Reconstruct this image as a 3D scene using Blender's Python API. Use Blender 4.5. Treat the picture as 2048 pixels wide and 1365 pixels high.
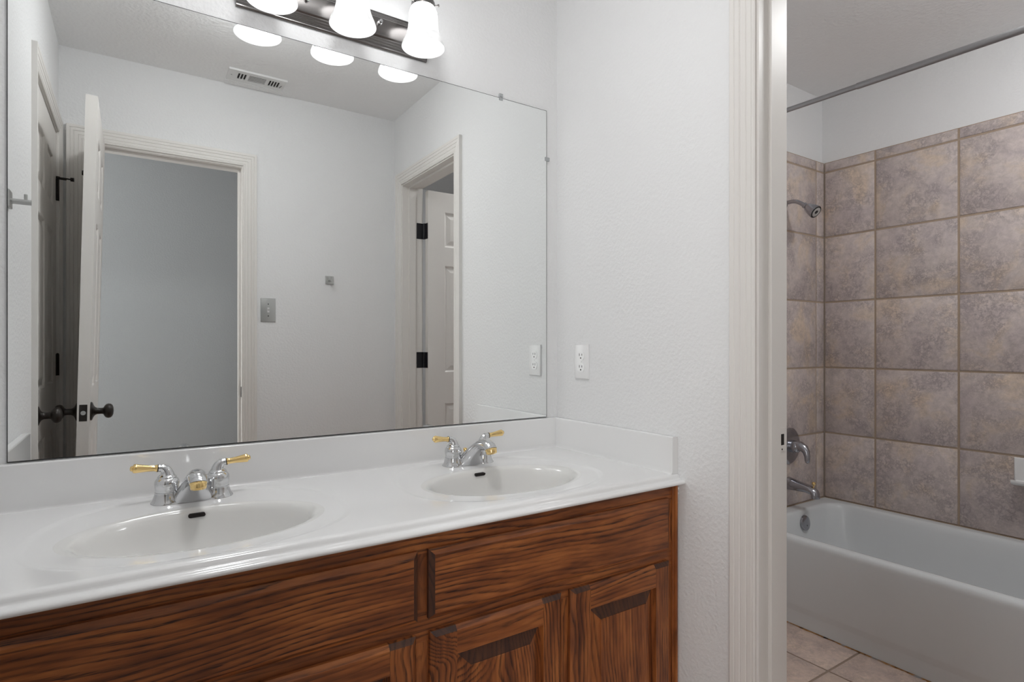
import bpy, bmesh, math, random
from mathutils import Vector, Matrix, Euler
random.seed(7)
S = bpy.context.scene
COL = S.collection
for o in list(bpy.data.objects):
    bpy.data.objects.remove(o)
PI = math.pi
R = math.radians

# ------------------------------------------------------------------ camera, world, exposure
cam_d = bpy.data.cameras.new('camera')
cam = bpy.data.objects.new('camera', cam_d)
COL.objects.link(cam)
cam.location = (-1.2521, -1.605, 1.147)
cam.rotation_euler = (R(90), 0, R(-33.471))
cam_d.sensor_width = 36.0
cam_d.lens = 1147.16 * 36.0 / 2048.0
cam_d.shift_y = 10.7 / 2048.0
cam_d.clip_start = 0.6
S.camera = cam
S.view_settings.view_transform = 'Standard'
S.view_settings.look = 'None'
S.view_settings.gamma = 1.0
S.view_settings.use_curve_mapping = False
S.view_settings.exposure = -0.05
W_ = bpy.data.worlds.new('world')
S.world = W_
W_.use_nodes = True
W_.node_tree.nodes['Background'].inputs[0].default_value = (0.8, 0.86, 1, 1)
W_.node_tree.nodes['Background'].inputs[1].default_value = 0.0
try:
    S.cycles.use_denoising = True
    S.cycles.max_bounces = 12
    S.cycles.diffuse_bounces = 8
    S.cycles.glossy_bounces = 8
    S.cycles.transmission_bounces = 8
    S.cycles.sample_clamp_indirect = 24.0
    S.cycles.blur_glossy = 0.5
except Exception:
    pass
SHADE_GLOW = 4.8      # how strongly the frosted shades glow round their bulbs
BULB_GLOW = 4.0       # bulbs inside them
TUB_FILL = 49.0        # unseen dome lamp added on the tub room ceiling to brighten it
ROOM_FILL = 42.0       # unseen dome lamp added on the bathroom ceiling as fill
HALL_FILL = 54.0            # area light added as fill behind a made-up hall window, watts
fill_d = bpy.data.lights.new('hall_fill', 'AREA')
fill_d.shape = 'RECTANGLE'
fill_d.size, fill_d.size_y = 1.35, 1.55
fill_d.energy = HALL_FILL
fill_d.color = (1.0, 0.995, 0.985)
fill_o = bpy.data.objects.new('hall_fill', fill_d)
COL.objects.link(fill_o)
fill_o.location = (-2.425, -2.70, 1.35)
fill_o.rotation_euler = (R(90), 0, 0)       # faces +y, into the hall

# ------------------------------------------------------------------ dimensions (metres)
LX, RX = -1.517, 0.0          # left and right wall faces
BY = -1.527                   # back wall face; the mirror wall is y = 0
H = 2.44
T = 0.115                     # wall thickness
ZC = 0.797                    # countertop
TX = 1.7413                   # tub room tile face
TY = -0.0154                  # tile face over the tub spout

# ------------------------------------------------------------------ materials
def new_mat(name):
    m = bpy.data.materials.new(name)
    m.use_nodes = True
    nt = m.node_tree
    return m, nt, nt.nodes['Principled BSDF']

def N(nt, kind, **kw):
    n = nt.nodes.new(kind)
    for k, v in kw.items():
        setattr(n, k, v)
    return n

def simple(name, col, rough=0.5, metal=0.0, spec=0.5, coat=0.0, coat_rough=0.05):
    m, nt, b = new_mat(name)
    b.inputs['Base Color'].default_value = (*col, 1)
    b.inputs['Roughness'].default_value = rough
    b.inputs['Metallic'].default_value = metal
    b.inputs['Specular IOR Level'].default_value = spec
    b.inputs['Coat Weight'].default_value = coat
    b.inputs['Coat Roughness'].default_value = coat_rough
    return m

def paint(name, col, rough, scale, strength, dist=0.002, spec=0.35):
    m, nt, b = new_mat(name)
    b.inputs['Base Color'].default_value = (*col, 1)
    b.inputs['Roughness'].default_value = rough
    b.inputs['Specular IOR Level'].default_value = spec
    tc = N(nt, 'ShaderNodeNewGeometry')
    no = N(nt, 'ShaderNodeTexNoise')
    no.inputs['Scale'].default_value = scale
    no.inputs['Detail'].default_value = 3.0
    no.inputs['Roughness'].default_value = 0.45
    nt.links.new(tc.outputs['Position'], no.inputs['Vector'])
    ra = N(nt, 'ShaderNodeMapRange')
    ra.inputs[1].default_value = 0.38
    ra.inputs[2].default_value = 0.66
    nt.links.new(no.outputs['Fac'], ra.inputs[0])
    bu = N(nt, 'ShaderNodeBump')
    bu.inputs['Strength'].default_value = strength
    bu.inputs['Distance'].default_value = dist
    nt.links.new(ra.outputs[0], bu.inputs['Height'])
    nt.links.new(bu.outputs[0], b.inputs['Normal'])
    return m

M = {}
M['wall'] = paint('wall_paint', (0.77, 0.772, 0.775), 0.6, 95, 0.32, spec=0.12)
M['ceiling'] = paint('ceiling_paint', (0.86, 0.86, 0.86), 0.8, 70, 0.4, spec=0.1)
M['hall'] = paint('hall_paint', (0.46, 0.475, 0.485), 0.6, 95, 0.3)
M['trim'] = simple('trim_paint', (0.74, 0.717, 0.688), 0.42, spec=0.4)
M['marble'] = simple('cultured_marble', (0.80, 0.80, 0.80), 0.12, spec=0.5, coat=0.3)
M['basin'] = simple('cultured_marble_basin', (0.73, 0.725, 0.71), 0.16, spec=0.5, coat=0.3)
M['chrome'] = simple('chrome', (0.66, 0.665, 0.675), 0.12, 1.0)
M['dull_chrome'] = simple('dull_chrome', (0.42, 0.42, 0.45), 0.18, 1.0)
M['steel'] = simple('brushed_steel', (0.52, 0.52, 0.51), 0.33, 1.0)
M['brass'] = simple('polished_brass', (0.90, 0.66, 0.30), 0.14, 1.0)
M['bronze'] = simple('oil_rubbed_bronze', (0.022, 0.017, 0.014), 0.3, 0.35, spec=0.5)
M['black'] = simple('black_metal', (0.012, 0.012, 0.016), 0.4, 0.2)
M['dark'] = simple('dark_void', (0.012, 0.008, 0.007), 0.8)
M['edge'] = simple('mirror_edge_black', (0.02, 0.02, 0.02), 0.7)
M['porcelain'] = simple('tub_enamel', (0.66, 0.68, 0.69), 0.16, spec=0.5, coat=0.3)
M['plastic'] = simple('white_plastic', (0.80, 0.80, 0.80), 0.3)
M['mirror'] = simple('mirror_silver', (0.90, 0.915, 0.91), 0.0, 1.0)
M['clear'] = simple('clear_clip', (0.75, 0.77, 0.78), 0.15)
M['clear'].node_tree.nodes['Principled BSDF'].inputs['Transmission Weight'].default_value = 0.6
M['vent'] = simple('vent_enamel', (0.74, 0.74, 0.73), 0.4)
M['rubber'] = simple('dark_rubber', (0.02, 0.02, 0.02), 0.7)
M['fixture'] = simple('fixture_metal', (0.20, 0.19, 0.185), 0.22, 1.0)

def grey_face():
    return simple('grey_plastic', (0.45, 0.44, 0.43), 0.4)
M['grey'] = grey_face()

def glow_mat(name, col, strength):
    m, nt, b = new_mat(name)
    b.inputs['Base Color'].default_value = (*col, 1)
    b.inputs['Emission Color'].default_value = (*col, 1)
    b.inputs['Emission Strength'].default_value = strength
    b.inputs['Roughness'].default_value = 0.4
    return m
M['bulb'] = glow_mat('bulb_glow', (0.99, 0.995, 1.0), BULB_GLOW)
M['fill_room'] = glow_mat('room_fill_glow', (0.985, 0.995, 1.0), ROOM_FILL)
M['fill_tub'] = glow_mat('tub_fill_glow', (0.985, 0.995, 1.0), TUB_FILL)

def shade_mat():
    """frosted alabaster glass lit from inside: the neck round the bulb glows hardest, the flare is dim and cloudy"""
    m, nt, b = new_mat('frosted_glass')
    b.inputs['Base Color'].default_value = (0.72, 0.72, 0.72, 1)
    b.inputs['Roughness'].default_value = 0.35
    tc = N(nt, 'ShaderNodeTexCoord')
    no = N(nt, 'ShaderNodeTexNoise')
    no.inputs['Scale'].default_value = 24
    no.inputs['Detail'].default_value = 4
    no.inputs['Distortion'].default_value = 1.6
    nt.links.new(tc.outputs['Object'], no.inputs['Vector'])
    mr = N(nt, 'ShaderNodeMapRange')
    mr.inputs[1].default_value = 0.35
    mr.inputs[2].default_value = 0.65
    mr.inputs[3].default_value = 0.10
    mr.inputs[4].default_value = 0.38
    nt.links.new(no.outputs['Fac'], mr.inputs[0])
    ge = N(nt, 'ShaderNodeNewGeometry')
    se = N(nt, 'ShaderNodeSeparateXYZ')
    nt.links.new(ge.outputs['Position'], se.inputs[0])
    up = N(nt, 'ShaderNodeMapRange', interpolation_type='SMOOTHSTEP')
    up.inputs[1].default_value = 2.026          # height over the floor where the bulb begins to tell
    up.inputs[2].default_value = 2.105
    up.inputs[3].default_value = 0.0
    up.inputs[4].default_value = 1.0
    nt.links.new(se.outputs[2], up.inputs[0])
    st = N(nt, 'ShaderNodeMath', operation='MULTIPLY_ADD')
    nt.links.new(up.outputs[0], st.inputs[0])
    st.inputs[1].default_value = SHADE_GLOW
    nt.links.new(mr.outputs[0], st.inputs[2])
    b.inputs['Emission Color'].default_value = (0.985, 0.993, 1, 1)
    nt.links.new(st.outputs[0], b.inputs['Emission Strength'])
    return m
M['shade'] = shade_mat()

def vadd(nt, a, b_):
    n = N(nt, 'ShaderNodeVectorMath', operation='ADD')
    nt.links.new(a, n.inputs[0])
    nt.links.new(b_, n.inputs[1])
    return n.outputs[0]

def mth(nt, op, a, b_=None, clamp=False):
    n = N(nt, 'ShaderNodeMath', operation=op)
    n.use_clamp = clamp
    for i, v in enumerate((a, b_)):
        if v is None:
            continue
        if isinstance(v, (int, float)):
            n.inputs[i].default_value = v
        else:
            nt.links.new(v, n.inputs[i])
    return n.outputs[0]

def ramp(nt, fac, stops, interp='LINEAR'):
    n = N(nt, 'ShaderNodeValToRGB')
    n.color_ramp.interpolation = interp
    el = n.color_ramp.elements
    while len(el) < len(stops):
        el.new(0.5)
    for e, (p, c) in zip(el, stops):
        e.position = p
        e.color = (*c, 1)
    nt.links.new(fac, n.inputs[0])
    return n.outputs[0]

def oak(name, axis, end=False):
    """stained red oak; the grain runs along the world axis given, every part cut from its own spot of the log"""
    m, nt, b = new_mat(name)
    tc = N(nt, 'ShaderNodeTexCoord')
    oi = N(nt, 'ShaderNodeObjectInfo')
    se = N(nt, 'ShaderNodeSeparateXYZ')
    nt.links.new(tc.outputs['Object'], se.inputs[0])
    x, y, z = se.outputs
    u, v, w = (x, z, y) if axis == 'X' else (z, x, y)     # u along the grain, v across, w depth
    rnd = oi.outputs['Random']
    u = mth(nt, 'ADD', u, mth(nt, 'MULTIPLY', rnd, 7.0))
    off = mth(nt, 'MULTIPLY', mth(nt, 'SUBTRACT', mth(nt, 'FRACT', mth(nt, 'MULTIPLY', rnd, 13.7)), 0.5), 0.16)
    vv = mth(nt, 'ADD', v, off)
    def noise(su, sv, detail, rough=0.5, dist=0.0):
        cx = N(nt, 'ShaderNodeCombineXYZ')
        nt.links.new(mth(nt, 'MULTIPLY', u, su), cx.inputs[0])
        nt.links.new(mth(nt, 'MULTIPLY', vv, sv), cx.inputs[1])
        nt.links.new(mth(nt, 'MULTIPLY', w, sv), cx.inputs[2])
        n = N(nt, 'ShaderNodeTexNoise')
        n.inputs['Scale'].default_value = 1.0
        n.inputs['Detail'].default_value = detail
        n.inputs['Roughness'].default_value = rough
        n.inputs['Distortion'].default_value = dist
        nt.links.new(cx.outputs[0], n.inputs['Vector'])
        return n.outputs['Fac']
    n1 = noise(2.0 if axis == 'X' else 4.2, 4.0, 1)
    n2 = noise(4.0, 52.0, 4)
    dep = mth(nt, 'ADD', mth(nt, 'MULTIPLY', mth(nt, 'SUBTRACT', n1, 0.5), 0.46), 0.03)
    vw = mth(nt, 'ADD', vv, mth(nt, 'MULTIPLY', mth(nt, 'SUBTRACT', noise(1.6, 6.0, 1), 0.5), 0.09))
    r2 = mth(nt, 'ADD', mth(nt, 'MULTIPLY', vw, vw), mth(nt, 'MULTIPLY', dep, dep))
    rr = mth(nt, 'SQRT', r2)
    rr = mth(nt, 'ADD', rr, mth(nt, 'MULTIPLY', n2, 0.016))
    ring = mth(nt, 'FRACT', mth(nt, 'MULTIPLY', rr, 82.0))
    line = ramp(nt, ring, [(0.0, (1, 1, 1)), (0.16, (0.9, 0.9, 0.9)), (0.42, (0.18, 0.18, 0.18)), (0.8, (0.0, 0.0, 0.0)), (0.95, (0.25, 0.25, 0.25)), (1.0, (1, 1, 1))])
    pores = noise(32.0, 900.0, 1)
    pm = mth(nt, 'MULTIPLY', mth(nt, 'SUBTRACT', pores, 0.46), 6.0, True)
    tone = noise(5.0, 34.0, 3, 0.6)
    vary = mth(nt, 'MULTIPLY', mth(nt, 'SUBTRACT', noise(2.2, 16.0, 3), 0.24), 2.9, True)
    lf = mth(nt, 'MULTIPLY', mth(nt, 'MULTIPLY', line, vary), mth(nt, 'ADD', mth(nt, 'MULTIPLY', pm, 0.60), 0.58), True)
    base = ramp(nt, tone, [(0.30, (0.150, 0.044, 0.015)), (0.50, (0.31, 0.098, 0.028)), (0.70, (0.49, 0.172, 0.047))])
    mixc = N(nt, 'ShaderNodeMix', data_type='RGBA')
    nt.links.new(lf, mixc.inputs['Factor'])
    nt.links.new(base, mixc.inputs['A'])
    mixc.inputs['B'].default_value = (0.034, 0.012, 0.0085, 1)
    colr = mixc.outputs['Result']
    # fine dark flecks everywhere
    fl = mth(nt, 'MULTIPLY', mth(nt, 'SUBTRACT', noise(30.0, 600.0, 2), 0.57), 5.0, True)
    mix2 = N(nt, 'ShaderNodeMix', data_type='RGBA')
    nt.links.new(mth(nt, 'MULTIPLY', fl, 0.45), mix2.inputs['Factor'])
    nt.links.new(colr, mix2.inputs['A'])
    mix2.inputs['B'].default_value = (0.075, 0.026, 0.014, 1)
    colr = mix2.outputs['Result']
    if end:                                            # sawn ends drink more stain
        mix3 = N(nt, 'ShaderNodeMix', data_type='RGBA')
        mix3.inputs['Factor'].default_value = 0.80
        nt.links.new(colr, mix3.inputs['A'])
        mix3.inputs['B'].default_value = (0.042, 0.023, 0.019, 1)
        colr = mix3.outputs['Result']
    nt.links.new(colr, b.inputs['Base Color'])
    b.inputs['Roughness'].default_value = 0.36
    b.inputs['Specular IOR Level'].default_value = 0.4
    bu = N(nt, 'ShaderNodeBump')
    bu.inputs['Strength'].default_value = 0.18
    bu.inputs['Distance'].default_value = 0.0006
    bu.invert = True
    nt.links.new(lf, bu.inputs['Height'])
    nt.links.new(bu.outputs[0], b.inputs['Normal'])
    return m
M['oak_x'] = oak('stained_oak_along_x', 'X')
M['oak_z'] = oak('stained_oak_along_z', 'Z')
M['oak_end'] = oak('stained_oak_end_grain', 'Z', True)

def stone(name, ca, cb, cc, rough, dark):
    """slate look ceramic: blotches of tan and mauve grey with fine dark fissures, each tile its own cut"""
    m, nt, b = new_mat(name)
    ge = N(nt, 'ShaderNodeNewGeometry')
    rnd = ge.outputs['Random Per Island']
    cx = N(nt, 'ShaderNodeCombineXYZ')
    nt.links.new(mth(nt, 'MULTIPLY', rnd, 31.0), cx.inputs[0])
    nt.links.new(mth(nt, 'MULTIPLY', rnd, 57.0), cx.inputs[1])
    nt.links.new(mth(nt, 'MULTIPLY', rnd, 83.0), cx.inputs[2])
    p = vadd(nt, ge.outputs['Position'], cx.outputs[0])
    def noise(sc, det, ro=0.55, di=0.0):
        n = N(nt, 'ShaderNodeTexNoise')
        n.inputs['Scale'].default_value = sc
        n.inputs['Detail'].default_value = det
        n.inputs['Roughness'].default_value = ro
        n.inputs['Distortion'].default_value = di
        nt.links.new(p, n.inputs['Vector'])
        return n.outputs['Fac']
    big = noise(5.5, 4, 0.6, 0.6)
    fine = noise(42, 8, 0.78, 0.5)
    fis = noise(34, 10, 0.78, 0.0)
    patch = noise(9, 3, 0.6, 0.4)
    c = ramp(nt, big, [(0.34, ca), (0.52, cb), (0.66, cc)])
    f1 = mth(nt, 'ABSOLUTE', mth(nt, 'SUBTRACT', fis, 0.5))
    crack = mth(nt, 'SUBTRACT', 1.0, mth(nt, 'MULTIPLY', f1, 15.0), True)
    crack = mth(nt, 'MULTIPLY', crack, mth(nt, 'MULTIPLY', mth(nt, 'SUBTRACT', patch, 0.40), 5.0, True))
    mx = N(nt, 'ShaderNodeMix', data_type='RGBA')
    nt.links.new(mth(nt, 'MULTIPLY', crack, dark), mx.inputs['Factor'])
    nt.links.new(c, mx.inputs['A'])
    mx.inputs['B'].default_value = (ca[0] * 0.42, ca[1] * 0.40, ca[2] * 0.42, 1)
    hs = N(nt, 'ShaderNodeHueSaturation')
    nt.links.new(mx.outputs['Result'], hs.inputs['Color'])
    val = mth(nt, 'ADD', mth(nt, 'MULTIPLY', fine, 1.0), 0.52)
    val = mth(nt, 'MULTIPLY', val, mth(nt, 'ADD', mth(nt, 'MULTIPLY', rnd, 0.10), 0.95))
    nt.links.new(val, hs.inputs['Value'])
    nt.links.new(hs.outputs[0], b.inputs['Base Color'])
    nt.links.new(mth(nt, 'ADD', mth(nt, 'MULTIPLY', fine, 0.3), rough - 0.15), b.inputs['Roughness'])
    bu = N(nt, 'ShaderNodeBump')
    bu.inputs['Strength'].default_value = 0.35
    bu.inputs['Distance'].default_value = 0.0015
    nt.links.new(mth(nt, 'SUBTRACT', fine, mth(nt, 'MULTIPLY', crack, 0.5)), bu.inputs['Height'])
    nt.links.new(bu.outputs[0], b.inputs['Normal'])
    return m
M['tile'] = stone('slate_look_wall_tile', (0.49, 0.425, 0.42), (0.57, 0.495, 0.465), (0.62, 0.505, 0.41), 0.36, 0.62)
M['floortile'] = stone('floor_tile', (0.46, 0.365, 0.325), (0.58, 0.45, 0.385), (0.63, 0.49, 0.40), 0.42, 0.4)
M['grout'] = paint('brown_grout', (0.40, 0.31, 0.235), 0.9, 300, 0.4)
M['floorgrout'] = paint('floor_grout', (0.33, 0.25, 0.195), 0.9, 300, 0.4)
def caulk_mat():
    m, nt, b = new_mat('old_caulk')
    ge = N(nt, 'ShaderNodeNewGeometry')
    n = N(nt, 'ShaderNodeTexNoise')
    n.inputs['Scale'].default_value = 28
    n.inputs['Detail'].default_value = 3
    nt.links.new(ge.outputs['Position'], n.inputs['Vector'])
    c = ramp(nt, n.outputs['Fac'], [(0.36, (0.02, 0.013, 0.01)), (0.46, (0.30, 0.14, 0.045)), (0.56, (0.42, 0.22, 0.08)), (0.64, (0.30, 0.30, 0.31))])
    nt.links.new(c, b.inputs['Base Color'])
    b.inputs['Roughness'].default_value = 0.8
    return m
M['caulk'] = caulk_mat()

# ------------------------------------------------------------------ mesh helpers
class MB:
    """collects shapes in world (or thing) coordinates and links them as ONE mesh object"""
    def __init__(self):
        self.v, self.f, self.m = [], [], []
        self.mi = 0
    def add(self, verts, faces):
        o = len(self.v)
        self.v += [tuple(p) for p in verts]
        for f in faces:
            self.f.append([i + o for i in f])
            self.m.append(self.mi)
    def box(self, x0, y0, z0, x1, y1, z1):
        x0, x1 = sorted((x0, x1)); y0, y1 = sorted((y0, y1)); z0, z1 = sorted((z0, z1))
        self.add([(x, y, z) for z in (z0, z1) for y in (y0, y1) for x in (x0, x1)],
                 [(0, 2, 3, 1), (4, 5, 7, 6), (0, 1, 5, 4), (2, 6, 7, 3), (0, 4, 6, 2), (1, 3, 7, 5)])
        return self
    def loft(self, rings, cap0=True, cap1=True, closed=True):
        n = len(rings[0])
        vs = [p for r in rings for p in r]
        fs = []
        for i in range(len(rings) - 1):
            for j in range(n if closed else n - 1):
                k = (j + 1) % n
                fs.append((i * n + j, i * n + k, (i + 1) * n + k, (i + 1) * n + j))
        if cap0:
            fs.append(tuple(range(n))[::-1])
        if cap1:
            fs.append(tuple((len(rings) - 1) * n + j for j in range(n)))
        self.add(vs, fs)
        return self
    def lathe(self, prof, org, axis=(0, 0, 1), seg=28, cap0=True, cap1=True):
        a = Vector(axis).normalized()
        e1 = a.orthogonal().normalized()
        e2 = a.cross(e1)
        o = Vector(org)
        rings = []
        for r, h in prof:
            rings.append([o + a * h + (e1 * math.cos(2 * PI * k / seg) + e2 * math.sin(2 * PI * k / seg)) * max(r, 1e-5) for k in range(seg)])
        return self.loft(rings, cap0, cap1)
    def tube(self, path, rad, seg=14):
        P_ = [Vector(p) for p in path]
        if isinstance(rad, (int, float)):
            rad = [rad] * len(P_)
        rings = []
        prev = None
        for i, p in enumerate(P_):
            d = (P_[min(i + 1, len(P_) - 1)] - P_[max(i - 1, 0)]).normalized()
            if prev is None:
                e1 = d.orthogonal().normalized()
            else:
                e1 = (prev - d * prev.dot(d)).normalized()
            prev = e1
            e2 = d.cross(e1)
            rings.append([p + (e1 * math.cos(2 * PI * k / seg) + e2 * math.sin(2 * PI * k / seg)) * rad[i] for k in range(seg)])
        return self.loft(rings)
    def prism(self, poly, fn, a, b_):
        """poly of 2D points swept from a to b_; fn(p, q, t) gives the 3D point"""
        return self.loft([[fn(p, q, a) for p, q in poly], [fn(p, q, b_) for p, q in poly]])
    def xform(self, mat):
        self.v = [tuple(mat @ Vector(p)) for p in self.v]
        return self
    def build(self, name, mats, parent=None, smooth=None, bevel=None, segs=2, base=True):
        if not isinstance(mats, (list, tuple)):
            mats = [mats]
        me = bpy.data.meshes.new(name)
        if parent is not None:
            org = ORG[parent.name]
            loc = Vector((0, 0, 0))
        else:
            xs, ys, zs = zip(*self.v)
            org = Vector(((min(xs) + max(xs)) / 2, (min(ys) + max(ys)) / 2, min(zs)))
            loc = org
        me.from_pydata([tuple(Vector(p) - org) for p in self.v], [], self.f)
        for mm in mats:
            me.materials.append(mm)
        me.polygons.foreach_set('material_index', self.m)
        bm = bmesh.new()
        bm.from_mesh(me)
        bmesh.ops.recalc_face_normals(bm, faces=bm.faces)
        bm.to_mesh(me)
        bm.free()
        if smooth is not None:
            me.polygons.foreach_set('use_smooth', [True] * len(me.polygons))
            me.set_sharp_from_angle(angle=R(smooth))
        o = bpy.data.objects.new(name, me)
        COL.objects.link(o)
        o.location = loc
        if parent is not None:
            o.parent = parent
        ORG[o.name] = org
        if smooth is not None and name in ('backsplash', 'side_splash', 'back_plate'):
            wn = o.modifiers.new('weighted', 'WEIGHTED_NORMAL')
            wn.keep_sharp = True
        if bevel:
            bv = o.modifiers.new('bevel', 'BEVEL')
            bv.width = bevel
            bv.segments = segs
            bv.limit_method = 'ANGLE'
            bv.angle_limit = R(40)
            bv.harden_normals = False
        return o
ORG = {}

def tag(o, label, cat, group=None):
    o['label'] = label
    o['category'] = cat
    if group:
        o['group'] = group
    return o

def thing(name, label, cat, loc, group=None):
    o = bpy.data.objects.new(name, None)
    o.empty_display_size = 0.05
    COL.objects.link(o)
    o.location = loc
    ORG[o.name] = Vector(loc)
    return tag(o, label, cat, group)

def struct(o):
    o['kind'] = 'structure'
    return o

def ring_ellipse(cx, cy, z, a, b_, n=64, p=2.0):
    out = []
    for k in range(n):
        t = 2 * PI * k / n
        c, s = math.cos(t), math.sin(t)
        q = (abs(c) ** p + abs(s) ** p) ** (-1.0 / p)
        out.append((cx + a * c * q, cy + b_ * s * q, z))
    return out

# ------------------------------------------------------------------ the shell
OP3 = (-1.400, -0.785)       # y range of the tub room door opening (jamb faces), right wall
OP2 = (-1.450, -0.800)       # y range of the closet door opening, left wall
OP1 = (-1.424, -0.799)       # x range of the entry opening, back wall
DZ = 2.040                   # underside of the head jambs
JT = 0.018

b = MB(); b.box(LX - T, 0, 0, 1.9, T, H)
struct(b.build('wall_front', M['wall']))
b = MB()
b.box(RX, OP3[1] + JT, 0, RX + T, 0, H)
b.box(RX, -2.87, 0, RX + T, OP3[0] - JT, H)
b.box(RX, OP3[0] - JT, DZ + JT, RX + T, OP3[1] + JT, H)
struct(b.build('wall_right', M['wall']))
b = MB()
b.box(LX - T, OP2[1] + JT, 0, LX, 0, H)
b.box(LX - T, BY - T, 0, LX, OP2[0] - JT, H)
b.box(LX - T, OP2[0] - JT, DZ + JT, LX, OP2[1] + JT, H)
struct(b.build('wall_left', M['wall']))
b = MB()
b.box(LX, BY - T, 0, OP1[0] - JT, BY, H)
b.box(OP1[1] + JT, BY - T, 0, RX, BY, H)
b.box(OP1[0] - JT, BY - T, DZ + JT, OP1[1] + JT, BY, H)
struct(b.build('wall_back', M['wall']))
# closet behind the closed door on the left wall
b = MB(); b.box(LX - T - 0.6, BY - T, 0, LX - T - 0.55, 0.0, H)
struct(b.build('wall_closet', M['wall']))
# hall behind the camera
HX0, HX1, HY = -3.4, 0.0, -2.62
b = MB()                                               # the hall's outer wall, with a made-up window to let the fill light in
HW = (-3.10, -1.75, 0.575, 2.125)
b.box(HX0, HY - T, 0, HW[0], HY, H); b.box(HW[1], HY - T, 0, HX1, HY, H)
b.box(HW[0], HY - T, 0, HW[1], HY, HW[2]); b.box(HW[0], HY - T, HW[3], HW[1], HY, H)
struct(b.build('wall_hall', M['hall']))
b = MB()
for x_ in (HW[0], (HW[0] + HW[1]) / 2 - 0.02, HW[1] - 0.04):
    b.box(x_, HY - 0.07, HW[2], x_ + 0.04, HY - 0.03, HW[3])
for z_ in (HW[2], (HW[2] + HW[3]) / 2 - 0.02, HW[3] - 0.04):
    b.box(HW[0], HY - 0.068, z_, HW[1], HY - 0.032, z_ + 0.04)
struct(b.build('added_window_1', M['trim']))
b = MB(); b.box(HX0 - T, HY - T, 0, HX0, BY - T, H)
struct(b.build('wall_hall_left', M['hall']))
b = MB(); b.box(HX0, BY - T, 0, LX - T, BY - T + 0.05, H)
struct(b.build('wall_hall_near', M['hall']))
# tub room
TBY = -1.56
b = MB(); b.box(TX + 0.008, TBY - T, 0, TX + 0.12, 0, H)
struct(b.build('wall_tub_right', M['wall']))
b = MB(); b.box(1.0, TBY - T, 0, TX + 0.008, TBY, H)
struct(b.build('wall_tub_end', M['wall']))
b = MB(); b.box(RX + T, -2.87, 0, 1.9, -2.75, H)
struct(b.build('wall_tub_back', M['wall']))
b = MB(); b.box(TX + 0.008, -2.75, 0, TX + 0.12, TBY - T, H)
struct(b.build('wall_tub_far', M['wall']))
b = MB(); b.box(HX0 - T, -2.87, H, 1.9, T, H + 0.1)
struct(b.build('ceiling', M['ceiling']))

# floor: tiles laid square to the walls, joint crossing at (0.797, -0.531)
fb = MB()
fb.mi = 1
fb.box(HX0 - T, -2.87, -0.08, 1.9, T, -0.003)
fb.mi = 0
P_T = 0.3361
def bev_tile(mb, fn, u0, u1, v0, v1, t, g=0.003, c=0.0022):
    """one bevelled tile between the joints u0..u1, v0..v1 standing t proud; fn(u, v, w) -> point"""
    u0 += g; u1 -= g; v0 += g; v1 -= g
    if u1 - u0 < 0.004 or v1 - v0 < 0.004:
        return
    def rect(d, w):
        return [fn(u0 + d, v0 + d, w), fn(u1 - d, v0 + d, w), fn(u1 - d, v1 - d, w), fn(u0 + d, v1 - d, w)]
    mb.loft([rect(0, -0.002), rect(0, t - c), rect(c * 0.35, t - c * 0.35), rect(c, t)], cap0=False)
fx0, fx1, fy0, fy1 = LX, TX, BY, 0.0
i0 = int((fx0 - 0.797) / P_T) - 1
for i in range(i0, 4):
    for j in range(-4, 3):
        u0, u1 = 0.797 + i * P_T, 0.797 + (i + 1) * P_T
        v0, v1 = -0.531 + j * P_T, -0.531 + (j + 1) * P_T
        u0, u1 = max(u0, fx0), min(u1, fx1)
        v0, v1 = max(v0, fy0), min(v1, fy1)
        if u1 > u0 and v1 > v0:
            bev_tile(fb, lambda u, v, w: (u, v, w - 0.0005), u0, u1, v0, v1, 0.0005, 0.004, 0.0015)
struct(fb.build('floor', [M['floortile'], M['floorgrout']], smooth=50))

# tiled surround of the tub
ROW = [2.0464 - P_T * k for k in range(6)]           # horizontal joints
zr = [(2.0464, 2.0985)] + [(ROW[k + 1], ROW[k]) for k in range(5)]
tb = MB()
tb.mi = 1; tb.box(TX + 0.0025, TBY, 0.35, TX + 0.008, TY, 2.0975); tb.mi = 0
ys = [TY, -0.2599] + [-0.2599 - P_T * k for k in range(1, 5)]
for k in range(len(ys) - 1):
    for z0, z1 in zr:
        bev_tile(tb, lambda u, v, w: (TX - w + 0.0025, u, v), max(ys[k + 1], TBY), ys[k], z0, z1, 0.0025, 0.0043)
struct(tb.build('wall_tile_right', [M['tile'], M['grout']], smooth=50))
tb = MB()
tb.mi = 1; tb.box(0.93, TY + 0.0025, 0.35, TX + 0.0025, 0, 2.0975); tb.mi = 0
xs = [TX, 1.6675] + [1.6675 - P_T * k for k in range(1, 3)] + [0.93]
for k in range(len(xs) - 1):
    for z0, z1 in zr:
        bev_tile(tb, lambda u, v, w: (u, TY - w + 0.0025, v), xs[k + 1], xs[k], z0, z1, 0.0025, 0.0043)
struct(tb.build('wall_tile_front', [M['tile'], M['grout']], smooth=50))

# ------------------------------------------------------------------ casings and jambs
PROF = [(0.000, 0.0), (0.000, 0.0075), (0.004, 0.0095), (0.0075, 0.0095), (0.0085, 0.0082), (0.0100, 0.0098), (0.020, 0.0105),
        (0.0225, 0.0088), (0.0245, 0.0108), (0.036, 0.0122), (0.0385, 0.0105), (0.0405, 0.0130), (0.050, 0.0146), (0.0525, 0.0130),
        (0.0545, 0.0150), (0.0640, 0.0160), (0.0660, 0.0150), (0.0665, 0.0)]

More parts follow.
